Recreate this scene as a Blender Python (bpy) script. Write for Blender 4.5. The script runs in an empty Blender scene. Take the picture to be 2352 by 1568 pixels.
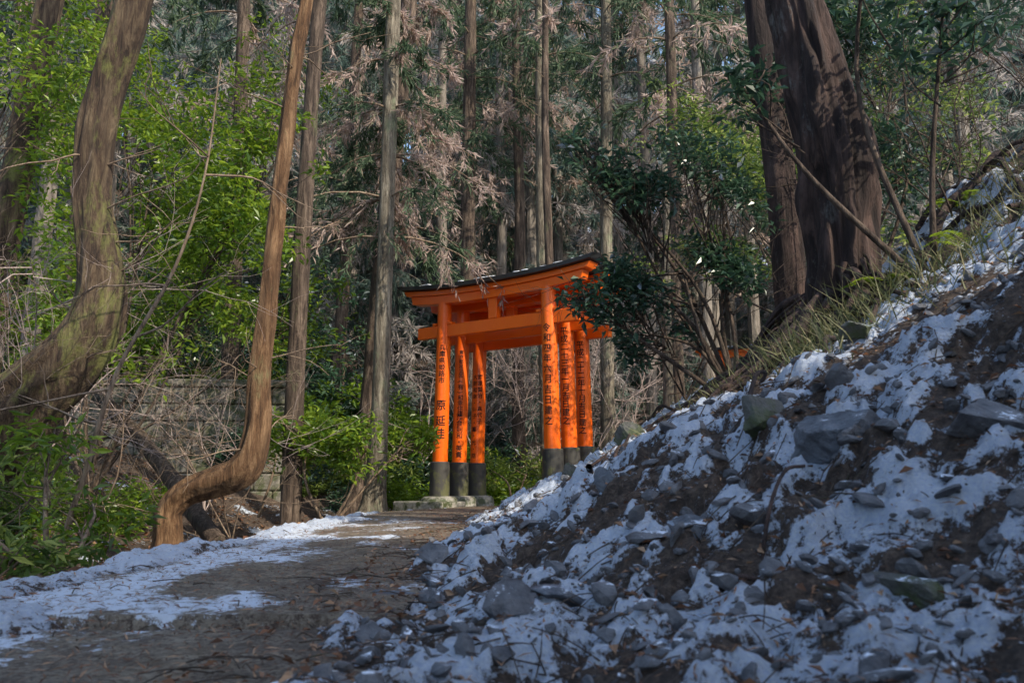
import bpy, bmesh, math, random
import numpy as np
from mathutils import Vector, Matrix
rng=np.random.default_rng(11); random.seed(5)
scene=bpy.context.scene
scene.view_settings.view_transform='Standard'
try: scene.view_settings.look='None'
except Exception: pass
scene.view_settings.exposure=0
COL=scene.collection

# ---------------------------------------------------------------- helpers
def mesh_np(name,V,Fs,mats=(),attr=None,smooth=False,midx=None,attrs=None):
    V=np.asarray(V,dtype=np.float32)
    if not isinstance(Fs,(list,tuple)): Fs=[Fs]
    Fs=[np.asarray(f,dtype=np.int32) for f in Fs if len(f)]
    me=bpy.data.meshes.new(name)
    me.vertices.add(len(V)); me.vertices.foreach_set('co',V.ravel())
    nl=sum(f.size for f in Fs); npo=sum(len(f) for f in Fs)
    me.loops.add(nl); me.loops.foreach_set('vertex_index',np.concatenate([f.ravel() for f in Fs]))
    me.polygons.add(npo)
    starts=[];o=0
    for f in Fs:
        starts.append(o+np.arange(len(f))*f.shape[1]); o+=f.size
    me.polygons.foreach_set('loop_start',np.concatenate(starts).astype(np.int32))
    if midx is not None: me.polygons.foreach_set('material_index',np.asarray(midx,dtype=np.int32))
    me.update(calc_edges=True)
    me.polygons.foreach_set('use_smooth',np.full(npo,smooth,dtype=bool))
    A=dict(attrs or {})
    if attr is not None: A['v']=attr
    for k,a in A.items():
        at=me.attributes.new(k,'FLOAT','POINT'); at.data.foreach_set('value',np.asarray(a,dtype=np.float32))
    for m in mats: me.materials.append(m)
    return me
def obj(name,me,parent=None,loc=None,rot=None,scale=None):
    o=bpy.data.objects.new(name,me); COL.objects.link(o)
    if parent: o.parent=parent
    if loc is not None: o.location=loc
    if rot is not None: o.rotation_euler=rot
    if scale is not None: o.scale=scale if hasattr(scale,'__len__') else (scale,)*3
    return o
def empty(name,loc=(0,0,0),rotz=0):
    o=bpy.data.objects.new(name,None); COL.objects.link(o); o.location=loc; o.rotation_euler=(0,0,rotz); o.empty_display_size=.2; return o
class Acc:
    def __init__(s): s.V=[];s.Q=[];s.T=[];s.A=[];s.n=0
    def add(s,V,F,a=0.5):
        V=np.asarray(V,float); F=np.asarray(F)
        (s.Q if F.shape[1]==4 else s.T).append(F+s.n)
        s.V.append(V); s.A.append(np.broadcast_to(np.asarray(a,float),(len(V),)).copy()); s.n+=len(V)
    def mesh(s,name,mats,smooth=False):
        Fs=[]
        if s.Q: Fs.append(np.concatenate(s.Q))
        if s.T: Fs.append(np.concatenate(s.T))
        return mesh_np(name,np.concatenate(s.V),Fs,mats,np.concatenate(s.A),smooth)
def hsh(i,j,s):
    h=(i.astype(np.int64)*374761393+j.astype(np.int64)*668265263+s*974634777)&0xffffffff
    h=((h^(h>>13))*1274126177)&0xffffffff
    h=(h^(h>>16))&0xffffffff
    return h/4294967295.0
def vn(x,y,s=0):
    x=np.asarray(x,float);y=np.asarray(y,float)
    i=np.floor(x);j=np.floor(y);fx=x-i;fy=y-j
    fx=fx*fx*(3-2*fx);fy=fy*fy*(3-2*fy)
    a=hsh(i,j,s);b=hsh(i+1,j,s);c=hsh(i,j+1,s);d=hsh(i+1,j+1,s)
    return (a*(1-fx)+b*fx)*(1-fy)+(c*(1-fx)+d*fx)*fy
def fbm(x,y,o=4,s=0):
    r=0;a=.5;t=0
    for k in range(o):
        r=r+a*vn(x*2**k+k*7.3,y*2**k-k*3.1,s+k);t+=a;a*=.5
    return r/t
def sst(a,b,x):
    t=np.clip((x-a)/(b-a),0,1);return t*t*(3-2*t)

# ---------------------------------------------------------------- materials
def nt(name):
    m=bpy.data.materials.new(name);m.use_nodes=True
    t=m.node_tree;b=t.nodes['Principled BSDF'];return m,t,b
def ramp(t,stops,src):
    r=t.nodes.new('ShaderNodeValToRGB');e=r.color_ramp.elements
    while len(e)<len(stops): e.new(.5)
    for i,(p,c) in enumerate(stops): e[i].position=p;e[i].color=(*c,1)
    t.links.new(src,r.inputs[0]);return r
def noise(t,scale,detail=4,mapscale=None,rough=.6,coord='Object',dist=0):
    tc=t.nodes.new('ShaderNodeTexCoord');out=tc.outputs[coord]
    if mapscale:
        mp=t.nodes.new('ShaderNodeMapping');mp.inputs['Scale'].default_value=mapscale
        t.links.new(out,mp.inputs[0]);out=mp.outputs[0]
    n=t.nodes.new('ShaderNodeTexNoise');n.inputs['Scale'].default_value=scale;n.inputs['Detail'].default_value=detail;n.inputs['Roughness'].default_value=rough;n.inputs['Distortion'].default_value=dist
    t.links.new(out,n.inputs['Vector']);return n
def bump(t,b,src,strength=.5,dist=.02):
    n=t.nodes.new('ShaderNodeBump');n.inputs['Strength'].default_value=strength;n.inputs['Distance'].default_value=dist
    t.links.new(src,n.inputs['Height']);t.links.new(n.outputs[0],b.inputs['Normal']);return n
def mix(t,f,a,b_):
    n=t.nodes.new('ShaderNodeMix');n.data_type='RGBA'
    for s,v in ((n.inputs[0],f),(n.inputs[6],a),(n.inputs[7],b_)):
        if isinstance(v,(tuple,list)): s.default_value=(*v,1)
        elif isinstance(v,(int,float)): s.default_value=v
        else: t.links.new(v,s)
    return n.outputs[2]
def math_(t,op,a,b_=None):
    n=t.nodes.new('ShaderNodeMath');n.operation=op
    for s,v in ((n.inputs[0],a),(n.inputs[1],b_)):
        if v is None: continue
        if isinstance(v,(int,float)): s.default_value=v
        else: t.links.new(v,s)
    return n.outputs[0]
def attrn(t,name='v'):
    n=t.nodes.new('ShaderNodeAttribute');n.attribute_name=name;return n.outputs['Fac']
def m_leaf(name,stops,trans=.45,rough=.45,tcol=None):
    m,t,b=nt(name);r=ramp(t,stops,attrn(t))
    t.links.new(r.outputs[0],b.inputs['Base Color']);b.inputs['Roughness'].default_value=rough
    tr=t.nodes.new('ShaderNodeBsdfTranslucent')
    if tcol is None: t.links.new(r.outputs[0],tr.inputs[0])
    else: t.links.new(mix(t,.5,r.outputs[0],tcol),tr.inputs[0])
    mx=t.nodes.new('ShaderNodeMixShader');mx.inputs[0].default_value=trans
    t.links.new(b.outputs[0],mx.inputs[1]);t.links.new(tr.outputs[0],mx.inputs[2])
    t.links.new(mx.outputs[0],t.nodes['Material Output'].inputs[0]);return m
def m_bark(name,c1,c2,moss=None,sc=9,bs=.8,mossamt=.5):
    m,t,b=nt(name)
    n=noise(t,sc*2.4,8,(1,1,.13),.72,dist=.5);r=ramp(t,[(.38,tuple(x*.3 for x in c1)),(.47,c1),(.66,c2)],n.outputs['Fac']);c=r.outputs[0]
    n2=noise(t,2.6,6,None,.65)
    c=mix(t,ramp(t,[(.38,(0,0,0)),(.65,(.75,.75,.75))],n2.outputs['Fac']).outputs[0],c,tuple(x*.6 for x in c1))
    if moss:
        n3=noise(t,3.3,8,(1,1,.5),.75);rr=ramp(t,[(mossamt,(0,0,0)),(mossamt+.10,(.8,.8,.8))],n3.outputs['Fac']);c=mix(t,rr.outputs[0],c,moss)
    t.links.new(c,b.inputs['Base Color']);b.inputs['Roughness'].default_value=.9
    nb=noise(t,sc*6,5,(1,1,.25),.7);s=math_(t,'ADD',n.outputs['Fac'],math_(t,'MULTIPLY',nb.outputs['Fac'],.4))
    bump(t,b,s,bs,.05);return m
BARK=m_bark('bark_brown',(.085,.057,.04),(.28,.205,.15),(.14,.16,.07),8,1,.57)
BARKM=m_bark('bark_mossy',(.075,.045,.026),(.26,.19,.11),(.20,.21,.055),8,1,.53)
BARKO=m_bark('bark_orange',(.16,.08,.034),(.44,.27,.14),(.24,.22,.10),8,1,.58)
BARKL=m_bark('bark_pale',(.17,.14,.10),(.46,.40,.30),(.23,.25,.15),9,1,.54)
BARKD=m_bark('bark_dark_red',(.045,.027,.022),(.185,.115,.093),(.20,.19,.17),5,1.0,.58)
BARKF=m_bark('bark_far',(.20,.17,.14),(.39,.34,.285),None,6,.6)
TWIG=m_bark('twig',(.22,.15,.10),(.42,.33,.23),None,14,.3)
TWIGP=m_bark('twig_pink',(.42,.32,.28),(.64,.53,.47),None,14,.2)
LGREEN=m_leaf('leaf_bright',[(0,(.022,.058,.014)),(.45,(.08,.165,.022)),(.8,(.28,.40,.045)),(1,(.50,.60,.09))],.5,.32,(.42,.54,.03))
LDARK=m_leaf('leaf_dark',[(0,(.018,.048,.028)),(.55,(.045,.10,.055)),(.85,(.10,.17,.09)),(.92,(.16,.20,.19)),(1,(.6,.66,.74))],.3,.28)  # pale ramp end paints snow and bluish gloss onto a few leaves
LYEL=m_leaf('leaf_yellowgreen',[(0,(.04,.08,.02)),(.6,(.18,.26,.05)),(1,(.5,.54,.14))],.5,.4)
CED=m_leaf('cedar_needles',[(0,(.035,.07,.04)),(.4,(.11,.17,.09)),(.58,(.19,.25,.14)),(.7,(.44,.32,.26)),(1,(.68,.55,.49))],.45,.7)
CEDF=m_leaf('cedar_needles_far_haze',[(0,(.08,.13,.11)),(.45,(.19,.27,.22)),(.7,(.41,.37,.34)),(1,(.62,.56,.53))],.5,.8)  # paled needles: aerial haze painted into the foliage colour
CEDG=m_leaf('cedar_needles_distant_haze',[(0,(.20,.25,.26)),(.45,(.33,.40,.39)),(.7,(.50,.48,.47)),(1,(.68,.65,.63))],.5,.8)  # palest, greyest needles: heavier distance haze put into the colour
DRY=m_leaf('dry_leaf',[(0,(.08,.035,.018)),(.5,(.24,.11,.055)),(1,(.46,.29,.17))],.15,.7)
GRASS=m_leaf('grass_blade',[(0,(.06,.08,.03)),(.6,(.17,.18,.07)),(1,(.36,.31,.17))],.3,.6)

def m_ground():
    m,t,b=nt('forest_floor')
    n=noise(t,5,8,None,.7);n2=noise(t,42,8,None,.78)
    c=ramp(t,[(.3,(.016,.012,.009)),(.48,(.09,.06,.043)),(.60,(.22,.155,.11)),(.75,(.32,.27,.22))],n2.outputs['Fac']).outputs[0]
    c=mix(t,math_(t,'MULTIPLY',n.outputs['Fac'],.6),c,(.052,.038,.029))
    s=attrn(t,'snow')
    n4=noise(t,26,9,None,.82)
    thr=math_(t,'ADD',s,math_(t,'MULTIPLY',math_(t,'SUBTRACT',n4.outputs['Fac'],.5),3.4))
    sr=ramp(t,[(.50,(0,0,0)),(.60,(1,1,1))],thr).outputs[0]
    ns=noise(t,120,3);sc=ramp(t,[(.3,(.62,.71,.89)),(.7,(.87,.93,.99))],ns.outputs['Fac']).outputs[0]
    t.links.new(mix(t,sr,c,sc),b.inputs['Base Color'])
    t.links.new(mix(t,sr,(.9,.9,.9),(.45,.45,.45)),b.inputs['Roughness'])
    bump(t,b,math_(t,'ADD',math_(t,'ADD',n2.outputs['Fac'],math_(t,'MULTIPLY',ns.outputs['Fac'],.5)),math_(t,'MULTIPLY',sr,.4)),1,.028);return m
GROUND=m_ground()
def m_stone(name,c1,c2,snow=True,moss=False,mc=(.06,.075,.025)):
    m,t,b=nt(name);n=noise(t,14,7,None,.7)
    c=ramp(t,[(.3,c1),(.7,c2)],n.outputs['Fac']).outputs[0]
    if moss:
        nm=noise(t,6,7,None,.7);c=mix(t,ramp(t,[(.46,(0,0,0)),(.58,(1,1,1))],nm.outputs['Fac']).outputs[0],c,mc)
    if snow:
        g=t.nodes.new('ShaderNodeNewGeometry');sp=t.nodes.new('ShaderNodeSeparateXYZ');t.links.new(g.outputs['Normal'],sp.inputs[0])
        n2=noise(t,9,8,None,.8)
        f=math_(t,'ADD',math_(t,'MULTIPLY',sp.outputs[2],.45),math_(t,'MULTIPLY',n2.outputs['Fac'],.9))
        sr=ramp(t,[(.90,(0,0,0)),(.93,(1,1,1))],f).outputs[0];c=mix(t,sr,c,(.80,.86,.95))
    t.links.new(c,b.inputs['Base Color']);b.inputs['Roughness'].default_value=.5
    bump(t,b,n.outputs['Fac'],1,.02);return m
STONE=m_stone('stone_grey',(.035,.036,.041),(.21,.21,.22))
STONEB=m_stone('stone_clean',(.045,.05,.06),(.21,.23,.26))
STONEM=m_stone('stone_mossy',(.045,.045,.035),(.16,.155,.14),True,True)
CONC=m_stone('concrete_mossy',(.20,.185,.15),(.45,.42,.36),False,True)
WALLM=m_stone('old_wall_stone',(.11,.10,.08),(.34,.31,.26),False,True,(.10,.11,.05))
def m_path():
    m,t,b=nt('path_concrete');n=noise(t,2.6,8,(1,.5,1),.8);n2=noise(t,70,5,None,.8);n3=noise(t,9,6,None,.7)
    c=ramp(t,[(.3,(.14,.11,.08)),(.6,(.34,.285,.21)),(.8,(.42,.365,.285))],n3.outputs['Fac']).outputs[0]
    c=mix(t,ramp(t,[(.42,(1,1,1)),(.53,(0,0,0))],n2.outputs['Fac']).outputs[0],c,(.075,.05,.035))
    c=mix(t,ramp(t,[(.50,(0,0,0)),(.63,(.85,.85,.85))],n.outputs['Fac']).outputs[0],c,(.09,.06,.042))
    s=attrn(t,'snow');n4=noise(t,20,9,None,.82);thr=math_(t,'ADD',s,math_(t,'MULTIPLY',math_(t,'SUBTRACT',n4.outputs['Fac'],.5),3.4))
    sr=ramp(t,[(.52,(0,0,0)),(.68,(1,1,1))],thr).outputs[0];c=mix(t,sr,c,(.78,.85,.95))
    t.links.new(c,b.inputs['Base Color'])
    t.links.new(ramp(t,[(.4,(.35,.35,.35)),(.6,(.85,.85,.85))],n.outputs['Fac']).outputs[0],b.inputs['Roughness'])
    bump(t,b,n2.outputs['Fac'],.9,.014);return m
PATH=m_path()
def m_paint(name,c1,c2,rough,bs=.1,moss=None,spec=.5):
    m,t,b=nt(name);n=noise(t,3,6,(1,1,.4));c=ramp(t,[(.3,c1),(.7,c2)],n.outputs['Fac']).outputs[0]
    nd=noise(t,26,6,(1,1,.25),.75);c=mix(t,ramp(t,[(.60,(0,0,0)),(.78,(.35,.35,.35))],nd.outputs['Fac']).outputs[0],c,tuple(x*.45 for x in c1))
    if moss:
        nm=noise(t,7,6);c=mix(t,ramp(t,[(.52,(0,0,0)),(.62,(1,1,1))],nm.outputs['Fac']).outputs[0],c,moss)
    t.links.new(c,b.inputs['Base Color']);b.inputs['Roughness'].default_value=rough
    nb=noise(t,30,4,(1,1,.1));bump(t,b,nb.outputs['Fac'],bs,.01);return m
ORANGE=m_paint('vermilion_paint',(.90,.122,.004),(.98,.17,.007),.34)
BLACK=m_paint('black_paint',(.010,.010,.011),(.03,.03,.03),.5)
BLACKM=m_paint('black_base_weathered',(.02,.02,.018),(.07,.065,.055),.7,.4,(.10,.10,.04))
INK=m_paint('ink',(.004,.003,.003),(.006,.005,.005),.9)
SNOWM,_t,_b=nt('snow');_b.inputs['Base Color'].default_value=(.83,.86,.91,1);_b.inputs['Roughness'].default_value=.6
_n=noise(_t,60,4);bump(_t,_b,_n.outputs['Fac'],.5,.01)

# ---------------------------------------------------------------- terrain
def xc(y):
    y=np.asarray(y,float)
    a=np.where(y<8,0,np.where(y<11.7,.09*(y-8)**2,1.232+.666*(y-11.7)));return -.95+a
def softp(x,w):
    return np.where(x>0,x-w*(1-np.exp(-np.maximum(x,0)/w)),0)
def base(x,y):
    d=x-xc(y)
    kk=.565*(.10+.90*sst(.7,3.3,y+.35*np.clip(x,0,3)-.3))
    kk=np.where(y<-1,.565*sst(-1,-4,y)+.0565,kk)
    zr=kk*softp(d-.5,.25);zr=np.where(zr>6,6+ (zr-6)*.4,zr);zr=np.minimum(zr,14)
    dl=-d-.6
    zl=-.42*sst(0,.9,dl)+.36*softp(dl-1.8,.5);zl=np.minimum(zl,12)
    zb=.30*softp(y-18,4);zb=np.minimum(zb,20)
    zmound=.50*np.exp(-((x-3.4)/.75)**2-((y-5.3)/.8)**2)
    return zr+zl+zb+zmound
def height(x,y,full=False):
    x=np.asarray(x,float);y=np.asarray(y,float)
    d=x-xc(y);z=base(x,y)
    off=sst(.42,.62,np.abs(d)+.16*(fbm(x*3,y*3,4,5)-.5))
    right=sst(.4,.9,d)
    z=z+off*(.15*(fbm(x*1.4,y*1.4,3,1)-.5)*sst(1,3,np.abs(y)+x*.3)+.05*(fbm(x*6,y*6,4,2)-.5)*(1+right))
    rk=fbm(x*5.5,y*5.5,4,91);z=z+right*.065*sst(.46,.56,rk)*sst(.3,.6,fbm(x*1.3,y*1.3,2,95))
    z=z+right*(.12*np.abs(fbm(x*3.5,y*3.5,5,9)-.5)*2-.06)+off*.034*(fbm(x*24,y*24,3,14)-.5)
    sn=fbm(x*4.2+3,y*4.2,5,21); sn2=fbm(x*13,y*13,4,33);sn3=fbm(x*1.1,y*1.1,2,55)
    cov=.488+.03*right-.12*sst(10,16,y)-.10*sst(-1.8,-3,x)
    mm=(sn*.45+sn2*.40+sn3*.15)-(1-cov)+.015
    sg=sst(.0,.08,mm);sa=np.clip(.42+mm*6,0,1)
    edge=sst(-.95,-.70,d+.2*(fbm(x*3,y*2,3,47)-.5))*(1-sst(-.52,-.22,d+ .44*(fbm(x*2.4,y*1.5,5,44)-.5)*2))*(1-sst(8.5,10,y))*sst(.36,.48,fbm(x*1.6,y*1.2,4,61)+.10)
    s=np.maximum(sg*off,edge)
    z=z+s*(.008+.036*fbm(x*24,y*24,3,71))+edge*.010
    inner=1-off
    z=z - inner*.06*(1-edge)
    if full: return z,np.maximum(sa*off,edge*.95)
    return z
def H1(x,y): return float(height(np.array([x]),np.array([y]))[0])
xs=list(np.arange(-2.2,4.2,.011));st=.011
r_=[xs[-1]];l_=[xs[0]];s_=st
while r_[-1]<110: s_=min(s_*1.07,6);r_.append(r_[-1]+s_);l_.append(l_[-1]-s_)
xs=np.array(l_[:0:-1]+xs+r_[1:])
ys=[.8]
while ys[-1]<14: ys.append(ys[-1]*1.0048)
s_=ys[-1]-ys[-2]
while ys[-1]<170: s_=min(s_*1.07,6);ys.append(ys[-1]+s_)
b_=[.8];s_=.01
while b_[-1]>-50: s_=min(s_*1.12,4);b_.append(b_[-1]-s_)
ys=np.array(b_[:0:-1]+ys)
X,Y=np.meshgrid(xs,ys);Z,S=height(X,Y,True)
nx,ny=len(xs),len(ys)
I=np.arange(nx*ny).reshape(ny,nx)
F=np.stack([I[:-1,:-1],I[:-1,1:],I[1:,1:],I[1:,:-1]],-1).reshape(-1,4)
obj('ground',mesh_np('ground',np.stack([X,Y,Z],-1).reshape(-1,3),F,[GROUND],smooth=True,attrs={'snow':S.ravel()}))
print('terrain',nx,ny)
def path_piece(y0,y1,zo,n,w=.66):
    m_=80;yy=np.linspace(y0,y1,n);ww=np.linspace(-w,w,m_);A,B=np.meshgrid(ww,yy)
    x=xc(B)+A;z=zo+.014*(fbm(x*2,B*2,3,81)-.5)+.004*(fbm(x*25,B*25,2,82)-.5)-.02*np.abs(A)**2+base(xc(B),B)*1.0
    V=np.stack([x,B,z],-1).reshape(-1,3);I=np.arange(n*m_).reshape(n,m_)
    sn=np.clip(.36+2.6*(fbm(x*4,B*2.2,5,131)-.47-.34*(A+.14)),0,.8)*(1-sst(6,9,B))
    F=np.stack([I[:-1,:-1],I[:-1,1:],I[1:,1:],I[1:,:-1]],-1).reshape(-1,4)
    m=len(V);lip=V[:m_].copy();lip[:,2]-=.08;V=np.concatenate([V,lip]);k=np.arange(m_-1)
    F=np.concatenate([F,np.stack([m+k,m+k+1,k+1,k],-1)]);return V,F,np.concatenate([sn.ravel(),np.zeros(m_)])
a=Acc();a.add(*path_piece(2.12,18,.02,700));a.add(*path_piece(-6,2.06,-.005,360,1.1))
obj('path',mesh_np('path',np.concatenate(a.V),np.concatenate(a.Q),[PATH],None,True,None,{'snow':np.concatenate(a.A)}))

# ---------------------------------------------------------------- tubes
def cat(P,R,sub):
    P=np.asarray(P,float);R=np.asarray(R,float)
    if sub<=1: return P,R
    Q=np.vstack([2*P[0]-P[1],P,2*P[-1]-P[-2]]);out=[];ro=[]
    for i in range(len(P)-1):
        p0,p1,p2,p3=Q[i:i+4]
        for t in np.arange(sub)/sub:
            out.append(.5*((2*p1)+(p2-p0)*t+(2*p0-5*p1+4*p2-p3)*t*t+(3*p1-p0-3*p2+p3)*t**3));ro.append(R[i]*(1-t)+R[i+1]*t)
    out.append(P[-1]);ro.append(R[-1]);return np.array(out),np.array(ro)
def tube(P,R,k=8,sub=6,rough=0,seed=0,ridge=0,flare=0):
    P,R=cat(P,R,sub);n=len(P)
    T=np.gradient(P,axis=0);T/=np.linalg.norm(T,axis=1)[:,None]+1e-9
    ref=np.array([1,0,0.]) if abs(T[0,0])<.8 else np.array([0,1,0.])
    u=np.cross(T[0],ref);u/=np.linalg.norm(u);U=[u]
    for i in range(1,n):
        u=u-T[i]*np.dot(u,T[i]);u/=np.linalg.norm(u)+1e-9;U.append(u)
    U=np.array(U);W=np.cross(T,U);an=np.linspace(0,2*np.pi,k,endpoint=False)
    s=np.concatenate([[0],np.cumsum(np.linalg.norm(np.diff(P,axis=0),axis=1))])
    A,Sg=np.meshgrid(an,s);Rr=np.repeat(R[:,None],k,1)
    if rough: 
        nn=fbm(np.cos(A)*1.6+seed*3.1+Sg*.9,np.sin(A)*1.6+Sg*1.1,4,seed)-.5
        Rr=Rr*(1+rough*2*nn)
    if ridge:
        nn=fbm(A/(2*np.pi)*14+seed+ .4*np.sin(Sg*1.3),Sg*1.2,3,seed+4); w=np.minimum(A,2*np.pi-A)
        Rr=Rr*(1+ridge*(np.abs(nn-.5)*2-.5)*np.clip(w*3,0,1))
    if flare:
        Rr=Rr*(1+flare*np.exp(-Sg/.22)*(1+.6*np.sin(A*5+seed)))
    V=P[:,None]+Rr[...,None]*(np.cos(A)[...,None]*U[:,None]+np.sin(A)[...,None]*W[:,None])
    I=np.arange(n*k).reshape(n,k);J=np.roll(I,-1,1)
    return V.reshape(-1,3),np.stack([I[:-1],J[:-1],J[1:],I[1:]],-1).reshape(-1,4)
def leaves(C,D,L,W,up=.6,fold=.25,droop=.1):
    n=len(C);D=D/(np.linalg.norm(D,axis=1)[:,None]+1e-9)
    u=rng.normal(size=(n,3))*up+np.array([0,0,1.]);Sv=np.cross(D,u);Sv/=np.linalg.norm(Sv,axis=1)[:,None]+1e-9
    Nn=np.cross(Sv,D);L=np.broadcast_to(L,(n,))[:,None];W=np.broadcast_to(W,(n,))[:,None]
    v=np.stack([C,C+D*.45*L+Sv*W/2+Nn*fold*W,C+D*L-Nn*droop*L,C+D*.45*L-Sv*W/2+Nn*fold*W],1)
    return v.reshape(-1,3),np.arange(4*n).reshape(n,4)
def ndir(n,zb=0,zs=1):
    d=rng.normal(size=(n,3));d[:,2]=d[:,2]*zs+zb;return d/np.linalg.norm(d,axis=1)[:,None]
def clump_pts(c,r,n,hole=.45,sc=1.6):
    out=np.zeros((0,3));it=0
    while len(out)<n:
        d=ndir(n*3);q=d*(rng.random((n*3,1))**.45)*np.array(r)+np.array(c)
        m=vn(q[:,0]*sc+q[:,2]*.7*sc,q[:,1]*sc-q[:,2]*1.1*sc,17)>hole-.06*it
        out=np.vstack([out,q[m]]);it+=1
    return out[:n]
def leafcloud(acc,C,k,L,W,zb=-.1,spread=.06,cen=None):
    n=len(C);CC=np.repeat(C,k,0);D=ndir(n*k,zb,.55)
    LL=L*(.6+.7*rng.random(n*k));b=np.repeat(rng.random(n),k)*.6+rng.random(n*k)*.4
    V,F=leaves(CC+D*spread*.4+rng.normal(size=CC.shape)*spread*.35,D,LL,W/L*LL)
    acc.add(V,F,np.repeat(b,4))
def branchy(acc,p,d,L,r,depth,kids=(3,5),zb=.15,k=4,jit=.35,ends=None):
    m=5;P=[np.array(p,float)];dd=np.array(d,float);dd/=np.linalg.norm(dd)
    for i in range(m-1):
        dd=dd+rng.normal(size=3)*jit*.5+np.array([0,0,zb*.15]);dd/=np.linalg.norm(dd);P.append(P[-1]+dd*L/(m-1))
    R=np.linspace(r,r*.45,m);V,F=tube(P,R,k,2 if r>.006 else 1);acc.add(V,F,.5)
    if depth<=0: return
    for _ in range(random.randint(*kids)):
        t=random.uniform(.3,1)*(m-1);i=int(min(t,m-2));q=P[i]+(P[i+1]-P[i])*(t-i)
        nd=dd+rng.normal(size=3)*.75;nd[2]+=zb
        branchy(acc,q,nd,L*random.uniform(.45,.7),r*.55,depth-1,kids,zb,max(3,k-1),jit,ends)
def bush(name,root,stems,blobs,mat,L=.07,W=.028,k=7,bark=TWIG,spread=.07,hole=.45,sc=1.6,zb=-.1):
    e=empty(name,root);root=np.array(root,float);a=Acc();b=Acc()
    for c,r,n in blobs:
        C=clump_pts(c,r,n,hole,sc);leafcloud(a,C-root,k,L,W,zb,spread)
        c=np.array(c,float)
        mid=(root+c)/2+rng.normal(size=3)*.12
        V,F=tube([root-root,mid-root,c-root],[.022,.015,.008],6,5);b.add(V,F)
        for q in C[::max(1,len(C)//stems)]:
            s=c+(root-c)*random.uniform(0,.35)
            V,F=tube([s-root,(s+q)/2-root+rng.normal(size=3)*.06,q-root],[.007,.005,.0025],4,3);b.add(V,F)
    obj('leaves',a.mesh('leaves',[mat]),e);obj('branches',b.mesh('branches',[bark],True),e);return e

def cedar_fol(acc,bacc,axis,z0,z1,nb,Lb,twigs,blades,bl,bw,zdark=0,brown=.35):
    for _ in range(nb):
        z=random.uniform(z0,z1);f=(z-z0)/(z1-z0+1e-6);an=random.uniform(0,2*math.pi)
        L=Lb*(1-.65*f)*random.uniform(.6,1.15);o=np.array([math.cos(an),math.sin(an),0.])
        p0=axis(z);s=np.linspace(0,1,6)[:,None];P=p0+o*L*s+np.array([0,0,1.])*(.22*L*s-.55*L*s*s)
        V,F=tube(P,np.linspace(.022,.005,6)*min(1,Lb/2),4,1);bacc.add(V,F)
        br=1 if random.random()<brown else 0
        tt=rng.random(twigs)*.8+.2
        q=p0+o*L*tt[:,None]+np.array([0,0,1.])*(.22*L*tt-.55*L*tt**2)[:,None]
        td=ndir(twigs)*.7+o*.5+np.array([0,0,-.75]);tl=L*.28*(1.2-.5*tt)
        ss=rng.random((twigs,blades));C=(q[:,None]+td[:,None]*(tl[:,None]*ss)[...,None]).reshape(-1,3)
        D=np.repeat(td,blades,0)+rng.normal(size=(twigs*blades,3))*.55
        V,F=leaves(C,D,bl*(.5+rng.random(len(C))),bw,1.5,.1)
        v=np.clip((.66+.3*rng.random(len(C)) if br else .05+.55*rng.random(len(C)))+np.repeat(rng.normal(size=twigs)*.06,blades),0,1)
        acc.add(V,F,np.repeat(v,4))
def tree(name,P,R,bark,k=20,sub=8,rough=.12,ridge=.1,flare=0,fol=None,folmat=CED,twigs=0):
    P=np.array(P,float);root=P[0].copy();e=empty(name,tuple(root));a=Acc()
    V,F=tube(P-root,R,k,sub,rough,random.randint(0,99),ridge,flare);a.add(V,F)
    Ps,Rs=cat(P,R,6)
    def axis(z):
        i=int(np.argmin(np.abs(Ps[:,2]-z)));return Ps[i]-root
    b=Acc();nbr=False
    if fol:
        l=Acc()
        for fz in fol:
            cedar_fol(l,b,axis,*fz)
        obj('foliage',l.mesh('foliage',[folmat]),e);nbr=True
    for _ in range(twigs):
        z=random.uniform(root[2]+.8,Ps[-1,2]*.8);p=axis(z);an=random.uniform(0,6.28)
        branchy(b,p,(math.cos(an),math.sin(an),random.uniform(-.1,.5)),random.uniform(.3,.8),.008,1,(2,3),0);nbr=True
    obj('trunk',a.mesh('trunk',[bark],True),e)
    if nbr: obj('branches',b.mesh('branches',[TWIG],True),e)
    return e

# ---- left curved trunk
tree('shade_cedar_tree',[(-4.1,5.1,-.1),(-3.55,5.15,.45),(-3.2,5.2,.83),(-2.88,5.2,1.2),(-2.76,5.2,1.57),(-2.81,5.2,1.94),(-2.88,5.2,2.37),(-2.85,5.2,3.0),(-2.70,5.2,3.75),(-2.4,5.2,6),(-2.2,5.2,9.5)],
     [.36,.31,.27,.22,.165,.14,.13,.125,.12,.10,.06],BARKM,60,10,.14,.28,twigs=18)
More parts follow.
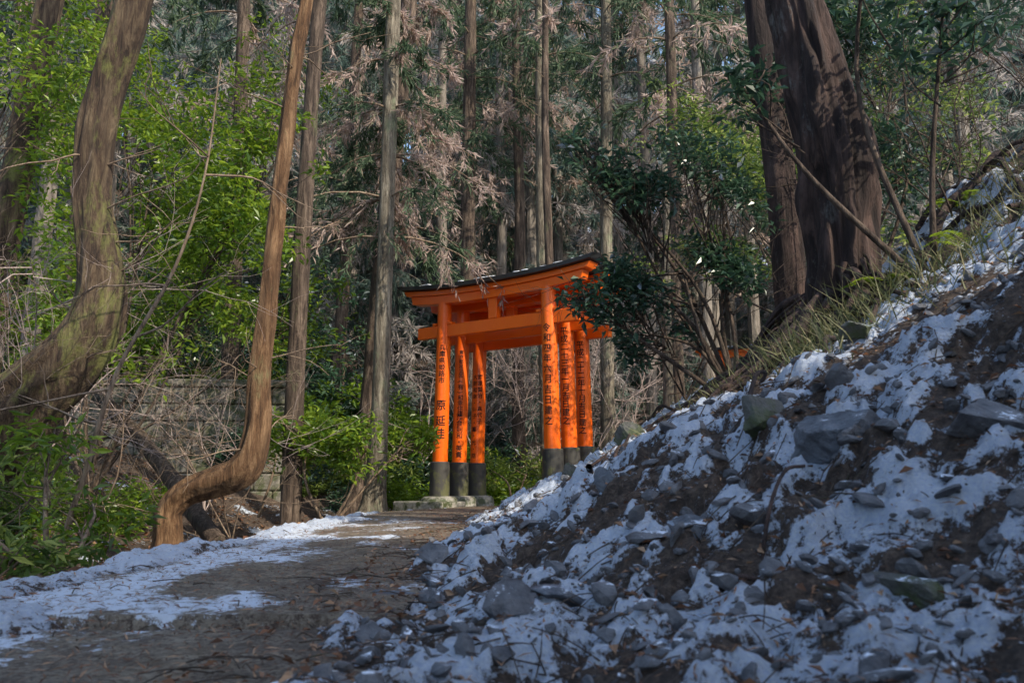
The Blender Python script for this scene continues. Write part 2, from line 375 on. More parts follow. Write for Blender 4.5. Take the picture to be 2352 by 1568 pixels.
# ---- hooked trunk
tree('shade_cedar_tree',[(-2.78,6.5,-.45),(-2.73,6.5,-.12),(-2.74,6.5,.12),(-2.6,6.5,.28),(-2.37,6.5,.36),(-2.16,6.5,.46),(-2.07,6.5,.74),(-2.07,6.5,1.25),(-2.04,6.5,1.81),(-2.015,6.5,2.37),(-1.98,6.5,3.03),(-1.91,6.5,4.05),(-1.84,6.5,4.6),(-1.6,6.5,7),(-1.5,6.5,10)],
     [.16,.125,.11,.11,.125,.14,.11,.09,.08,.075,.07,.066,.062,.055,.04],BARKO,48,8,.16,.26,twigs=16)
def straight(x0,y0,x1,H,r,bark,z0=None,**k):
    z0=H1(x0,y0)-.15 if z0 is None else z0
    n=6;P=[(x0+(x1-x0)*t+random.uniform(-.04,.04)*(t>0),y0,z0+(H-z0)*t) for t in np.linspace(0,1,n)]
    return tree(k.pop('name','shade_cedar_tree'),P,[r*(1-.45*t) for t in np.linspace(0,1,n)],bark,k=k.pop('k',24),sub=8,**k)
straight(-2.5,9.2,-2.45,12,.12,BARK,fol=[(6,11,16,1.4,12,14,.13,.03)])
tree('shade_cedar_tree',[(-1.74,10,-.2),(-1.70,10,.15),(-1.66,10,1.2),(-1.65,10,3),(-1.63,10,6.8),(-1.6,10,13)],[.2,.14,.115,.108,.10,.06],BARKL,30,8,.06,.12,flare=.5,
     fol=[(3.7,7,34,1.6,16,20,.11,.020,0,.5),(7,12,12,1.5,12,14,.14,.03)])
tree('shade_cedar_tree',[(-2.15,11.5,-.2),(-2.08,11.5,.6),(-1.98,11.5,2.6),(-1.8,11.5,5.5),(-1.63,11.5,7.9),(-1.5,11.5,14)],[.24,.17,.16,.15,.13,.07],BARK,30,8,.1,.16,flare=.4,
     fol=[(3.9,8,30,1.9,14,16,.13,.026,0,.55),(8,13,10,1.6,12,12,.16,.035)])
straight(-.92,16,-.95,15,.19,BARK,fol=[(6.2,14,32,1.9,12,14,.17,.035,0,.45)])
straight(-.35,22,-.3,18,.17,BARKF,fol=[(7.5,17,36,2.2,12,12,.22,.045)])
straight(.63,14,.45,15,.12,BARKL,fol=[(8,14,18,1.6,12,12,.18,.035)],twigs=10)
straight(1.78,15,1.98,15,.15,BARKL,fol=[(7.3,14,26,1.8,12,12,.18,.035)],twigs=10)
straight(.17,16.5,.1,14,.15,BARK,fol=[(7.5,13,20,1.7,10,12,.18,.035,0,.5)])
straight(.65,12.9,.55,11,.09,BARK,twigs=6)
straight(2.15,11,2.2,4.9,.085,BARKL,twigs=8,name='broken_tree_trunk')
straight(2.75,13,2.8,14,.12,BARK,fol=[(6.5,13,26,1.9,12,12,.18,.035)],twigs=8)
straight(4.2,17,4.3,17,.16,BARKF,fol=[(6.5,16,46,2.4,12,12,.22,.045)])
straight(3.3,19,3.4,18,.16,BARKF,fol=[(7.5,17,40,2.3,12,12,.22,.045)])
straight(6.1,23.5,6.2,20,.18,BARKF,fol=[(7,19,50,2.8,12,12,.26,.055)])
straight(1.4,24,1.5,20,.18,BARKF,fol=[(8,19,44,2.6,12,12,.26,.055)])
straight(-4.0,18,-3.7,15,.17,BARK,fol=[(6.5,14,28,2.1,12,12,.2,.04)])
straight(-1.7,20,-2.0,16,.17,BARKF,fol=[(7,15,30,2.1,12,12,.2,.04)])
straight(-4.9,7.2,-4.3,10,.16,BARKM,fol=[(6.0,10,16,1.5,12,14,.13,.03)])
straight(-6.3,11,-6.0,13,.17,BARK,fol=[(6.5,12,22,2.0,12,14,.16,.035)])
straight(-4.6,13,-4.9,14,.15,BARK,fol=[(6.2,13,24,1.9,12,14,.17,.035)])
straight(2.42,6.7,2.15,9,.15,BARKD,k=30,rough=.05)  # darker bark used here to carry the shade on this trunk
tree('shade_cedar_tree',[(2.24,5.0,.9),(2.12,5.0,1.38),(2.13,5,1.78),(2.14,5,2.35),(2.07,5,2.97),(1.95,5,3.62),(1.7,5,5.5),(1.5,5,9)],
     [.38,.24,.22,.265,.245,.185,.16,.1],BARKD,120,16,.22,.46,flare=.5)
a=Acc()
for i in range(60):
    an=random.uniform(math.pi*.8,math.pi*1.6);x,y=2.12+.2*math.cos(an),5+.2*math.sin(an);P=[]
    L=random.uniform(.4,1.2)*(1.2 if an<math.pi*1.25 else .7);h0=random.uniform(.12,.38)
    for s in np.linspace(0,1,7):
        xx=x+math.cos(an)*L*s+random.uniform(-.05,.05);yy=y+math.sin(an)*L*s+random.uniform(-.06,.06);P.append((xx,yy,H1(xx,yy)+h0*(1-s)**1.5+random.uniform(-.01,.035)))
    r=random.uniform(.006,.034)*(1 if i%4 else 1.4);V,F=tube(P,np.linspace(r,r*.35,7),8,5,.25,i);a.add(V,F)
obj('tree_roots',a.mesh('tree_roots',[BARKD],True))
V,F=tube([(-4.9,9.4,1.35),(-3.6,8,.65),(-2.55,6.85,-.05),(-2.42,6.72,-.14),(-2.41,6.71,-.145)],[.085,.085,.08,.075,.002],24,8,.1,3,.2);obj('fallen_log',mesh_np('fallen_log',V,F,[BARK],np.zeros(len(V)),True))
tree('sapling',[(-2.49,4.5,-.35),(-2.46,4.5,.05),(-2.38,4.5,.4),(-2.25,4.5,.97),(-1.97,4.5,1.57),(-1.83,4.5,2.15),(-1.78,4.5,2.9)],[.020,.018,.016,.013,.010,.007,.004],TWIG,8,6,.05,0,twigs=9)

# ---------------------------------------------------------------- torii
def boxv(u0,u1,n0,n1,z0,z1):
    V=np.array([(u,n,z) for u in(u0,u1) for n in(n0,n1) for z in(z0,z1)],float)
    return V,np.array([[0,1,3,2],[4,6,7,5],[0,4,5,1],[2,3,7,6],[0,2,6,4],[1,5,7,3]])
def bevel_obj(name,acc,mat,par,w=.006,smooth=False):
    o=obj(name,acc.mesh(name,[mat],smooth),par);m=o.modifiers.new('b','BEVEL');m.width=w;m.segments=2;m.limit_method='ANGLE';return o
def beam(L,n,z0,z1,up,slant,crown=0):
    us=np.linspace(-1,1,41);V=[]
    for u in us:
        c=up*abs(u)**2.4
        for (nn,zz,k) in ((-n,z0,0),(n,z0,0),(n,z1,1),(0,z1+crown,1),(-n,z1,1)):
            V.append((u*(L+slant*k),nn,zz+c))
    V=np.array(V);I=np.arange(41*5).reshape(41,5);J=np.roll(I,-1,1)
    Q=np.stack([I[:-1],I[1:],J[1:],J[:-1]],-1).reshape(-1,4)
    e0=[0,1,2,3,4];e1=[200,204,203,202,201]
    T=np.array([[e0[0],e0[1],e0[2]],[e0[0],e0[2],e0[3]],[e0[0],e0[3],e0[4]],[e1[0],e1[1],e1[2]],[e1[0],e1[2],e1[3]],[e1[0],e1[3],e1[4]]])
    return V,Q,T
glyph={}
def get_glyph(ch):
    if ch in glyph: return glyph[ch]
    cu=bpy.data.curves.new('g','FONT');cu.body=ch;cu.size=1;cu.align_x='CENTER';cu.resolution_u=2;cu.offset=.012
    o=bpy.data.objects.new('g',cu);COL.objects.link(o);bpy.context.view_layer.update()
    dg=bpy.context.evaluated_depsgraph_get();me=bpy.data.meshes.new_from_object(o.evaluated_get(dg))
    bm=bmesh.new();bm.from_mesh(me)
    for x in np.linspace(-.5,.5,9):
        bmesh.ops.bisect_plane(bm,geom=bm.verts[:]+bm.edges[:]+bm.faces[:],plane_co=(x,0,0),plane_no=(1,0,0))
    bmesh.ops.triangulate(bm,faces=bm.faces[:]);bm.verts.index_update()
    V=np.array([v.co[:] for v in bm.verts]) if bm.verts else np.zeros((0,3));T=np.array([[v.index for v in f.verts] for f in bm.faces])
    bm.free();bpy.data.objects.remove(o);bpy.data.meshes.remove(me)
    if len(V): V[:,0]-=(V[:,0].min()+V[:,0].max())/2
    glyph[ch]=(V,T);return glyph[ch]
def column(acc,chars,u,ztop,pitch,size,ang,r,axis,off=0):
    z=ztop
    for ch in chars:
        V,T=get_glyph(ch)
        if len(V)==0 or len(T)==0: z-=pitch;continue
        if ch in '()': V=np.stack([(V[:,1]-.38),-V[:,0]+.38,V[:,2]],-1)
        x=V[:,0]*size+off;zz=z+(V[:,1]-.38)*size;ax=np.array([axis(q) for q in zz]);rr=r(zz)+.0022
        ph=ang+x/rr;acc.add(np.stack([ax+rr*np.cos(ph),rr*np.sin(ph),zz],-1),T)
        z-=pitch
def torii(cx,cy,rot,hs=1.0,left=(),right=(),z0=0,lb=.63,rb=.77):
    g=empty('torii_gate',(cx,cy,z0),rot)
    zt=2.9*hs
    for side,bt,nm in((-1,lb,'left'),(1,rb,'right')):
        ub,ut=side*.925,side*.875
        def axis(z,ub=ub,ut=ut): return ub+(ut-ub)*(z-.5)/2.4
        def rad(z): return .108-.008*(np.asarray(z)-.5)/2.4
        zz=np.linspace(bt-.02,zt,10);V,F=tube([(axis(z),0,z) for z in zz],[float(rad(z)) for z in zz],40,1)
        a=Acc();a.add(V,F);obj('pillar_'+nm,a.mesh('p',[ORANGE],True),g)
        a=Acc();zb=bt-.5
        V,F=tube([(ub,0,zb-.05),(ub,0,zb),(ub,0,bt-.012),(ub,0,bt),(ub,0,bt+.001)],[.142,.142,.136,.128,.05],36,1);a.add(V,F);obj('base_'+nm,a.mesh('b',[BLACKM],False),g)
        a=Acc();V,F=tube([(ub,0,zb-.6),(ub,0,zb-.02),(ub,0,zb+.02),(ub,0,zb+.03)],[.27,.26,.22,.1],28,1,.06,3);a.add(V,F)
        obj('footing_'+nm,a.mesh('f',[CONC],True),g)
        t=Acc()
        for (chars,ztop,pitch,size,ang,off) in (left if side<0 else right):
            column(t,chars,ub,ztop*hs,pitch,size,ang,rad,axis,off)
        if t.n: obj('inscription_'+nm,t.mesh('t',[INK]),g)
    a=Acc();a.add(*boxv(-1.34,1.34,-.045,.045,2.40*hs,2.57*hs));bevel_obj('nuki_beam',a,ORANGE,g)
    a=Acc()
    for s in(-1,1):
        for q in(-1,1):
            c=s*.885+q*.135;a.add(*boxv(c-.035,c+.035,-.058,.058,2.572*hs,2.61*hs))
    bevel_obj('wedges',a,ORANGE,g,.003)
    a=Acc();a.add(*boxv(-.07,.07,-.05,.05,2.573*hs,2.88*hs));bevel_obj('gakuzuka_strut',a,ORANGE,g)
    for nm,args,mat in(('shimaki_beam',(1.42,.085,2.86*hs,2.98*hs,.07,.03),ORANGE),('kasagi_beam',(1.52,.115,2.983*hs,3.06*hs,.08,.05),ORANGE),('kasagi_roof',(1.60,.19,3.063*hs,3.125*hs,.09,.06,.03),BLACK)):
        V,Q,T=beam(*args);a=Acc();a.add(V,Q);a.T.append(T);o=bevel_obj(nm,a,mat,g,.004)
    a=Acc()
    for _ in range(26):
        u=random.uniform(-1.5,1.5);l=random.uniform(.03,.14);zc=3.128*hs+.09*abs(u/1.6)**2.4+.01
        V,F=tube([(u-l,-.08,zc),(u-l*.6,-.08,zc+.008),(u+l*.6,-.08,zc+.008),(u+l,-.08,zc)],[.003,.05,.05,.003],8,3,.3,random.randint(0,50));V[:,2]=zc+(V[:,2]-zc)*.3;V[:,1]+=random.uniform(-.04,.1);a.add(V,F)
    obj('roof_snow',a.mesh('rs',[SNOWM],True),g)
    return g
ROT=math.atan2(-.557,.83)
def fa(cam_deg): return math.radians(-90+cam_deg)
U=np.array([.83,-.557]);Nn=np.array([.557,.83]);C0=np.array([-.245,10.8])
L1=[('兵庫県姫路市',2.24,.094,.094,fa(30),0),('原',1.42,.1,.155,fa(30),0),('延',1.20,.1,.155,fa(30),0),('佳',1.02,.1,.155,fa(30),0)]
R1=[('令和四年六月吉日建之',2.34,.135,.118,fa(8),0)]
L2=[('東京都足立区',2.26,.068,.068,fa(32),0),('(有)和幸住建',1.82,.078,.086,fa(32),0),('落合則和・美貴',1.30,.09,.095,fa(32),0)]
R2=[('平成二十三年一月吉日建之',2.40,.11,.112,fa(12),0)]
L3=[('大藤和幸・優子・薫・光・翔',1.98,.098,.078,fa(22),-.038),('藤原賢治・真代子',1.98,.095,.078,fa(22),.046)]
R3=[('平成二十二年十月吉日建之',2.32,.108,.112,fa(12),0)]
for i,(l,r,h) in enumerate(((L1,R1,1.0),(L2,R2,.985),(L3,R3,.965))):
    c=C0+Nn*.44*i;torii(c[0],c[1],ROT,h,l,r,z0=0,rb=.77+.03*i)
torii(6.3,20.5,ROT,1.0,z0=.72)
a=Acc();a.add(*boxv(-.45,.42,-.28,.25,-.12,.07));o=bevel_obj('stone_slab',a,CONC,None,.02);o.location=(-1.12,11.2,.02);o.rotation_euler=(0,0,ROT)
# old block retaining wall far left
w=empty('stone_retaining_wall',(-5.2,12.2,0),.1)
a=Acc();z=-.3;row=0
while z<1.55:
    h=.26;x=-2.2-(.2 if row%2 else 0)
    while x<1.9:
        l=random.uniform(.35,.6);dy=random.uniform(-.02,.02);a.add(*boxv(x+.006,min(x+l,1.95)-.006,-.14+dy,.12,z+.006,z+h-.006));x+=l
    z+=h;row+=1
bevel_obj('blocks',a,WALLM,w,.02)
a=Acc();a.add(*boxv(-2.3,2.0,-.17,.17,z+.002,z+.12));bevel_obj('coping',a,WALLM,w,.02)
a=Acc();a.add(*boxv(-2.2,1.9,-.09,.10,-.5,z-.02));obj('mortar_core',a.mesh('m',[WALLM]),w)

# ---------------------------------------------------------------- stones
bm=bmesh.new();bmesh.ops.create_icosphere(bm,subdivisions=2,radius=1);IV=np.array([v.co[:] for v in bm.verts]);IT=np.array([[v.index for v in f.verts] for f in bm.faces]);bm.free()
bm=bmesh.new();bmesh.ops.create_icosphere(bm,subdivisions=5,radius=1);IV4=np.array([v.co[:] for v in bm.verts]);IT4=np.array([[v.index for v in f.verts] for f in bm.faces]);bm.free()
def stone(npl=9,V0=IV):
    n=ndir(npl);n=np.vstack([n,-n[:3]]);d=rng.uniform(.5,1,len(n));dt=V0@n.T
    r=np.min(np.where(dt>.02,d/np.maximum(dt,.02),9),1);return V0*np.minimum(r,1.25)[:,None]
def rotm(ax,ay,az): return np.array(Matrix.Rotation(az,3,'Z')@Matrix.Rotation(ay,3,'Y')@Matrix.Rotation(ax,3,'X'))
ST=[stone() for _ in range(14)]
sx=[];sy=[];ss_=[]
while len(sx)<5600:
    y=.85+10.5*random.random()**2.1;x=random.uniform(-.75,.4+.66*y)
    d=x-float(xc(y))
    if d<.36+.2*random.random(): continue
    if d>1.8 and y>3 and random.random()<.4: continue
    s=.005+.032*random.random()**2.6+ (.045*random.random() if random.random()<.06 else 0)
    if y<1.5: s*=.8
    sx.append(x);sy.append(y);ss_.append(s)
sz_=height(np.array(sx),np.array(sy));a=Acc()
for x,y,z,s in zip(sx,sy,sz_,ss_):
    V=ST[random.randrange(14)]*np.array([s,s*random.uniform(.5,1),s*random.uniform(.25,.65)])@rotm(random.uniform(-.7,.7),random.uniform(-.7,.7)-.3,random.uniform(0,6)).T
    a.add(V+np.array([x,y,z+s*.16]),IT)
obj('gravel',a.mesh('gravel',[STONE]))
def rock(x,y,sz,rot,mat,name='rock',dz=0,seed=None):
    V=stone(8,IV4);n=fbm(V[:,0]*2.2+V[:,2]*1.7,V[:,1]*2.2-V[:,2]*1.3,6,3)-.5;V=V*(1+.22*n)[:,None]
    V=V*np.array(sz)@rotm(*rot).T
    o=obj(name,mesh_np('rock',V,IT4,[mat],np.zeros(len(V))),None,(x,y,H1(x,y)+dz));return o
rock(-.38,2.55,(.10,.08,.055),(.2,-.1,.4),STONEB,dz=.025)
rock(-.28,2.9,(.10,.07,.045),(.1,.3,1.2),STONEB,dz=.02)
rock(.36,3.1,(.07,.06,.06),(.4,.2,.3),STONEB,dz=.02)
rock(.52,2.35,(.08,.06,.05),(.3,-.4,.9),STONEB,dz=.02)
rock(.50,3.7,(.10,.07,.04),(.2,-.5,.2),STONEB,dz=.01)
rock(.95,2.32,(.16,.12,.10),(.10,-.12,.5),STONEB,dz=.055)
rock(.84,2.68,(.08,.07,.09),(.0,.1,.2),STONEM,dz=.03)
rock(1.5,3.4,(.08,.06,.05),(.0,.1,.9),STONEM,dz=.01)
rock(.78,1.62,(.09,.07,.04),(.1,.1,.9),STONEM,dz=.0)
rock(1.15,1.95,(.09,.08,.05),(.2,.3,.2),STONE,dz=.01)
rock(.30,1.85,(.08,.06,.02),(.2,-.1,.3),STONEB,dz=.01)
rock(.12,2.0,(.09,.07,.02),(.1,.1,1.3),STONEB,dz=.015)
rock(.75,5.2,(.10,.09,.08),(.1,.1,.3),STONEM,dz=.02)
rock(.5,6.3,(.11,.09,.08),(.1,.4,.7),STONEM,dz=.02)
rock(-1.95,4.9,(.12,.1,.08),(0,.1,0),STONEM)
# ---------------------------------------------------------------- litter
def scatter(n,cond,ypow=1.6,y0=.9,y1=11,x0=-2,x1f=.65):
    P=[];it=0
    while len(P)<n and it<60:
        m=n*2;y=y0+(y1-y0)*rng.random(m)**ypow;x=x0+rng.random(m)*(x1f*y+.4-x0);d=x-xc(y);k=cond(x,y,d)
        P+=list(zip(x[k],y[k]));it+=1
    P=np.array(P[:n]);return P[:,0],P[:,1]
def top(x,y):
    d=x-xc(y);z=height(x,y);zp=np.where(y>2.12,.02,-.005)-.02*d*d+.004;return np.where(np.abs(d)<.66,np.maximum(z,zp),z)
a=Acc()
x,y=scatter(34000,lambda x,y,d:(np.abs(d)>.1)|(rng.random(len(x))<.6),1.7)
z=top(x,y)+.004;L=rng.uniform(.012,.045,len(x));an=rng.random(len(x))*6.28;D=np.stack([np.cos(an),np.sin(an),rng.normal(size=len(x))*.25],-1)
V,F=leaves(np.stack([x,y,z],-1),D,L,L*.13,.3,.2);a.add(V,F,np.repeat(rng.random(len(x)),4))
x,y=scatter(7500,lambda x,y,d:(d>.3)|(d<-.7),1.5,x0=-3.5)
z=top(x,y)+.006;L=rng.uniform(.012,.04,len(x));an=rng.random(len(x))*6.28;D=np.stack([np.cos(an),np.sin(an),rng.normal(size=len(x))*.35],-1)
V,F=leaves(np.stack([x,y,z],-1),D,L,L*.5,.5,.3);a.add(V,F,np.repeat(rng.random(len(x)),4))
x,y=scatter(5000,lambda x,y,d:(d<-.75),1.0,y0=3,y1=12,x0=-7,x1f=-.1)
z=top(x,y)+.01;L=rng.uniform(.03,.09,len(x));an=rng.random(len(x))*6.28;D=np.stack([np.cos(an),np.sin(an),rng.normal(size=len(x))*.35],-1)
V,F=leaves(np.stack([x,y,z],-1),D,L,L*.5,.5,.3);a.add(V,F,np.repeat(rng.random(len(x)),4))
obj('leaf_litter',a.mesh('leaf_litter',[DRY]))
a=Acc();x,y=scatter(2400,lambda x,y,d:(d>.3)|(d<-.7)|(rng.random(len(x))<.08),1.6)
for xx,yy in zip(x,y):
    q=min(1,.35+yy/5);l=random.uniform(.03,.24)*q*(1 if xx-float(xc(yy))>.3 else .5);an=random.uniform(0,6.28);z=float(top(np.array([xx]),np.array([yy]))[0])+.006
    x2,y2=xx+l*math.cos(an),yy+l*math.sin(an);z2=float(top(np.array([x2]),np.array([y2]))[0])+.008
    V,F=tube([(xx,yy,z),((xx+x2)/2+random.uniform(-.008,.008)*q,(yy+y2)/2,(z+z2)/2+random.uniform(0,.012)),(x2,y2,z2)],[.0026*q,.0020*q,.001],4,2);a.add(V,F)
obj('fallen_twigs',a.mesh('fallen_twigs',[BARK]))
a=Acc()
for (x0,y0,x1,y1,r) in((.35,3.7,.75,5.2,.016),(.9,5.6,.25,4.4,.012),(.42,1.75,.75,2.1,.008),(1.6,5.2,1.1,6.4,.02),(2.7,5.0,3.6,4.2,.02),(2.5,4.6,3.8,4.9,.03),(3.0,4.4,3.3,5.4,.025),(2.8,4.3,4.0,4.3,.018),(1.0,6.6,1.9,5.6,.02),(2.6,4.9,4.2,5.6,.035),(2.9,5.6,4.0,4.7,.022),(1.3,3.4,1.9,4.5,.012),(.9,3.0,1.4,4.1,.010)):
    P=[]
    for s in np.linspace(0,1,7):
        xx,yy=x0+(x1-x0)*s,y0+(y1-y0)*s;P.append((xx+random.uniform(-.03,.03),yy+random.uniform(-.03,.03),H1(xx,yy)+.03+random.uniform(0,.05)))
    V,F=tube(P,np.linspace(r,r*.5,7),8,4,.2,3);a.add(V,F)
obj('fallen_branches',a.mesh('fallen_branches',[BARKD],True))
a=Acc()
for (gx,gy,n,h) in((1.75,4.4,180,.26),(1.55,4.1,160,.22),(2.0,4.2,160,.26),(2.5,4.3,140,.25),(1.3,4.9,100,.18),(2.9,4.0,90,.22),(3.1,4.6,90,.25),(1.7,5.3,80,.2),(.9,6.4,60,.15),(1.5,3.5,90,.16),(1.9,3.3,70,.16),(1.1,4.3,70,.14)):
    px=gx+rng.normal(size=n)*.17;py=gy+rng.normal(size=n)*.17;pz=height(px,py)
    D=np.stack([rng.normal(size=n)*.5-.3,rng.normal(size=n)*.5,np.full(n,.9)],-1)
    V,F=leaves(np.stack([px,py,pz],-1),D,h*(.4+rng.random(n)),.007,1.5,.1,.35);a.add(V,F,np.repeat(rng.random(n),4))
obj('grass_tufts',a.mesh('grass_tufts',[GRASS]))

# ferns
def ferns(spots):
    a=Acc()
    for (fx,fy,n,L) in spots:
        z=H1(fx,fy)
        for _ in range(n):
            an=random.uniform(0,6.28);o=np.array([math.cos(an),math.sin(an),0.]);l=L*random.uniform(.7,1.2);s=np.linspace(.12,1,22)
            P=np.array([fx,fy,z])+o*(l*s)[:,None]+np.array([0,0,1.])*(l*(.9*s-.75*s*s))[:,None]
            side=np.cross(o,[0,0,1.]);w=l*.22*np.sin(np.pi*np.clip(s*.9+.08,0,1))+.01
            for sg in(-1,1):
                D=side*sg+o*.35+rng.normal(size=(22,3))*.05
                V,F=leaves(P,D,w,.022*l/.35,.15,.1);a.add(V,F,np.repeat(np.full(22,random.random())*.6+rng.random(22)*.3,4))
    return a
obj('ferns',ferns([(-2.15,4.0,9,.35),(-2.5,4.7,10,.4),(-3.1,5.6,10,.45),(-3.4,4.9,10,.45),(-2.75,5.4,8,.35),(-2.4,5.9,7,.3),(-3.9,6.4,10,.5),(-1.95,3.5,8,.25),(-4.4,5.7,9,.5),(2.6,4.35,7,.3),(2.25,4.55,6,.25),(3.0,5.0,6,.3)]).mesh('ferns',[LGREEN]))

# ---------------------------------------------------------------- broadleaf shrubs
bush('broadleaf_tree',(-4.3,8.2,.2),14,[((-3.9,8.2,3.6),(1.3,.9,1.0),420),((-2.9,7.9,3.0),(.8,.7,.6),280),((-4.9,8.4,2.2),(1.2,.8,.8),230),((-3.3,8.3,2.3),(.8,.7,.5),130),((-2.5,8.2,3.9),(.5,.5,.5),100),((-5.2,8.2,5.3),(1.2,.8,.8),180)],LGREEN,.095,.038,7,BARK,.09,.52,1.9)
bush('broadleaf_tree',(-5.0,6.4,.3),12,[((-4.3,6.3,1.9),(.9,.7,.9),190),((-4.5,6.6,3.6),(.9,.7,1.0),240),((-3.4,6.9,1.5),(.6,.5,.4),70)],LGREEN,.08,.032,7,BARK,.08,.52,1.9)
bush('broadleaf_tree',(-5.5,10.5,.6),12,[((-4.8,10.5,3.3),(1.8,1,1.4),420),((-3.0,11,2.6),(1.1,.9,.8),200),((-5.5,10.6,5.5),(1.6,1,1.4),320),((-3.4,11.2,6.4),(1.2,.9,.9),140)],LGREEN,.10,.04,7,BARK,.11,.5,1.4)
bush('broadleaf_tree',(-6.6,14,1),12,[((-6,14,4),(2,1.2,2),420),((-4,15,3.2),(1.5,1,1.4),300)],LDARK,.13,.055,7,BARK,.13,.45,1.0)
bush('laurel_shrub',(-2.1,9.3,-.2),10,[((-2.35,9.3,.85),(.6,.5,.38),220),((-1.65,9.1,.75),(.42,.4,.33),130),((-1.25,9.6,.85),(.3,.3,.3),50)],LGREEN,.10,.036,7,TWIG,.09,.4)
bush('laurel_shrub',(-3.3,10.6,-.1),10,[((-3.1,10.6,.7),(.9,.7,.45),180)],LDARK,.10,.04,7,TWIG,.1,.4)
bush('laurel_shrub',(-2.35,4.3,-.3),6,[((-2.2,4.3,.18),(.28,.25,.2),30),((-2.55,4.4,.5),(.3,.3,.22),34)],LGREEN,.085,.026,7,TWIG,.06,.3,2)
bush('laurel_shrub',(-2.05,3.7,-.3),6,[((-2.0,3.75,-.02),(.3,.3,.12),34),((-2.2,3.5,.1),(.2,.2,.1),14)],LYEL,.085,.022,7,TWIG,.06,.3,2)
bush('laurel_shrub',(-3.2,5.0,-.1),6,[((-3.1,4.9,.35),(.45,.4,.3),80)],LYEL,.07,.024,8,TWIG,.06,.3,2)
bush('laurel_shrub',(.0,12.6,0),6,[((-.35,12.8,.55),(.4,.4,.35),80),((.25,13.2,.5),(.4,.4,.4),80)],LYEL,.08,.03,7,TWIG,.08,.3)
bush('camellia_tree',(1.75,6.1,.9),16,[((1.35,6.1,2.0),(.62,.45,.55),230),((.95,6.0,2.45),(.45,.35,.35),120),((1.5,6.3,2.9),(.5,.4,.45),110),((.78,5.9,1.72),(.30,.25,.26),80),((.52,6.0,1.75),(.16,.2,.13),18),((1.75,6.3,2.3),(.4,.35,.6),100),((.55,6.0,3.0),(.2,.2,.15),24),((.75,6.0,2.75),(.3,.3,.2),40),((1.1,6.2,1.5),(.28,.3,.25),50)],LDARK,.075,.034,6,BARK,.08,.55,2.8)
bush('camellia_tree',(2.9,6.8,1.5),14,[((2.9,6.6,3.9),(.8,.6,.7),240),((3.5,6.6,3.2),(.8,.6,.5),160),((3.6,6.8,4.6),(1.1,.6,.6),180)],LDARK,.085,.04,6,BARK,.09,.5,1.8)
bush('camellia_tree',(2.4,4.4,1.4),8,[((2.55,4.3,3.1),(.35,.35,.4),70),((2.1,4.2,3.6),(.5,.3,.12),40),((1.45,4.6,2.75),(.2,.2,.25),26)],LDARK,.085,.04,6,BARK,.08,.4,2.4)
bush('broadleaf_tree',(3.8,8.5,2),12,[((4.1,8.6,4.2),(1.6,1,1.3),420),((2.7,9.3,3.6),(.9,.8,1.1),210),((2.1,9.5,3.0),(.6,.7,.5),100),((4.6,8.6,6),(1.5,1,.8),200)],LYEL,.08,.034,7,BARK,.09,.52,1.8)
bush('broadleaf_tree',(4.6,12,2.6),12,[((4.2,12,4.6),(1.6,1,1.1),280),((3.4,12.2,6.0),(1.5,1,1.2),240)],LYEL,.10,.04,7,BARK,.1,.5,1.4)
def bare(name,root,n,L,r,mat,depth=3,dirs=(0,0,1),sp=.6):
    e=empty(name,root);a=Acc()
    for _ in range(n):
        d=np.array(dirs,float)+rng.normal(size=3)*sp;d[2]=abs(d[2])+.15;branchy(a,(0,0,0),d,L*random.uniform(.7,1.2),r,depth,(3,5),.12)
    obj('branches',a.mesh('branches',[mat],True),e)
bare('bare_shrub',(-2.9,5.6,-.1),6,1.2,.008,TWIG)
bare('bare_shrub',(-3.6,6.0,.4),7,1.5,.008,TWIGP)
bare('bare_shrub',(-2.6,7.6,-.2),5,1.3,.008,TWIG)
bare('bare_shrub',(-3.4,9.0,0),5,1.6,.009,TWIGP)
bare('bare_shrub',(-4.4,5.2,1.2),5,1.5,.008,TWIG)
for p in((-.5,15,1.8),(.6,15.5,1.9),(1.5,14.8,1.8),(.1,17,2.4),(1.1,17,2.3),(-1.7,15,1.2),(2.2,15.5,1.6),(.9,16.2,4),(.2,15.8,4),(-.4,17.5,4.5),(1.6,16.8,4)):
    bare('bare_shrub',(p[0],p[1],H1(p[0],p[1])+p[2]*.5),4,2.0,.013,TWIGP,3,(0,0,.9),.6)
bare('bare_shrub',(1.4,6.4,1.0),4,1.5,.008,BARK,3,(.1,0,1),.4)
bare('bare_shrub',(2.9,5.0,2.0),4,.9,.008,BARK,3,(.3,-.1,.6),.6)
bare('bare_shrub',(3.3,5.8,2.1),4,1.5,.010,BARK,3,(.1,0,1),.5)
bare('bare_shrub',(3.8,5.0,2.2),3,1.6,.010,BARK,3,(0,0,1),.4)

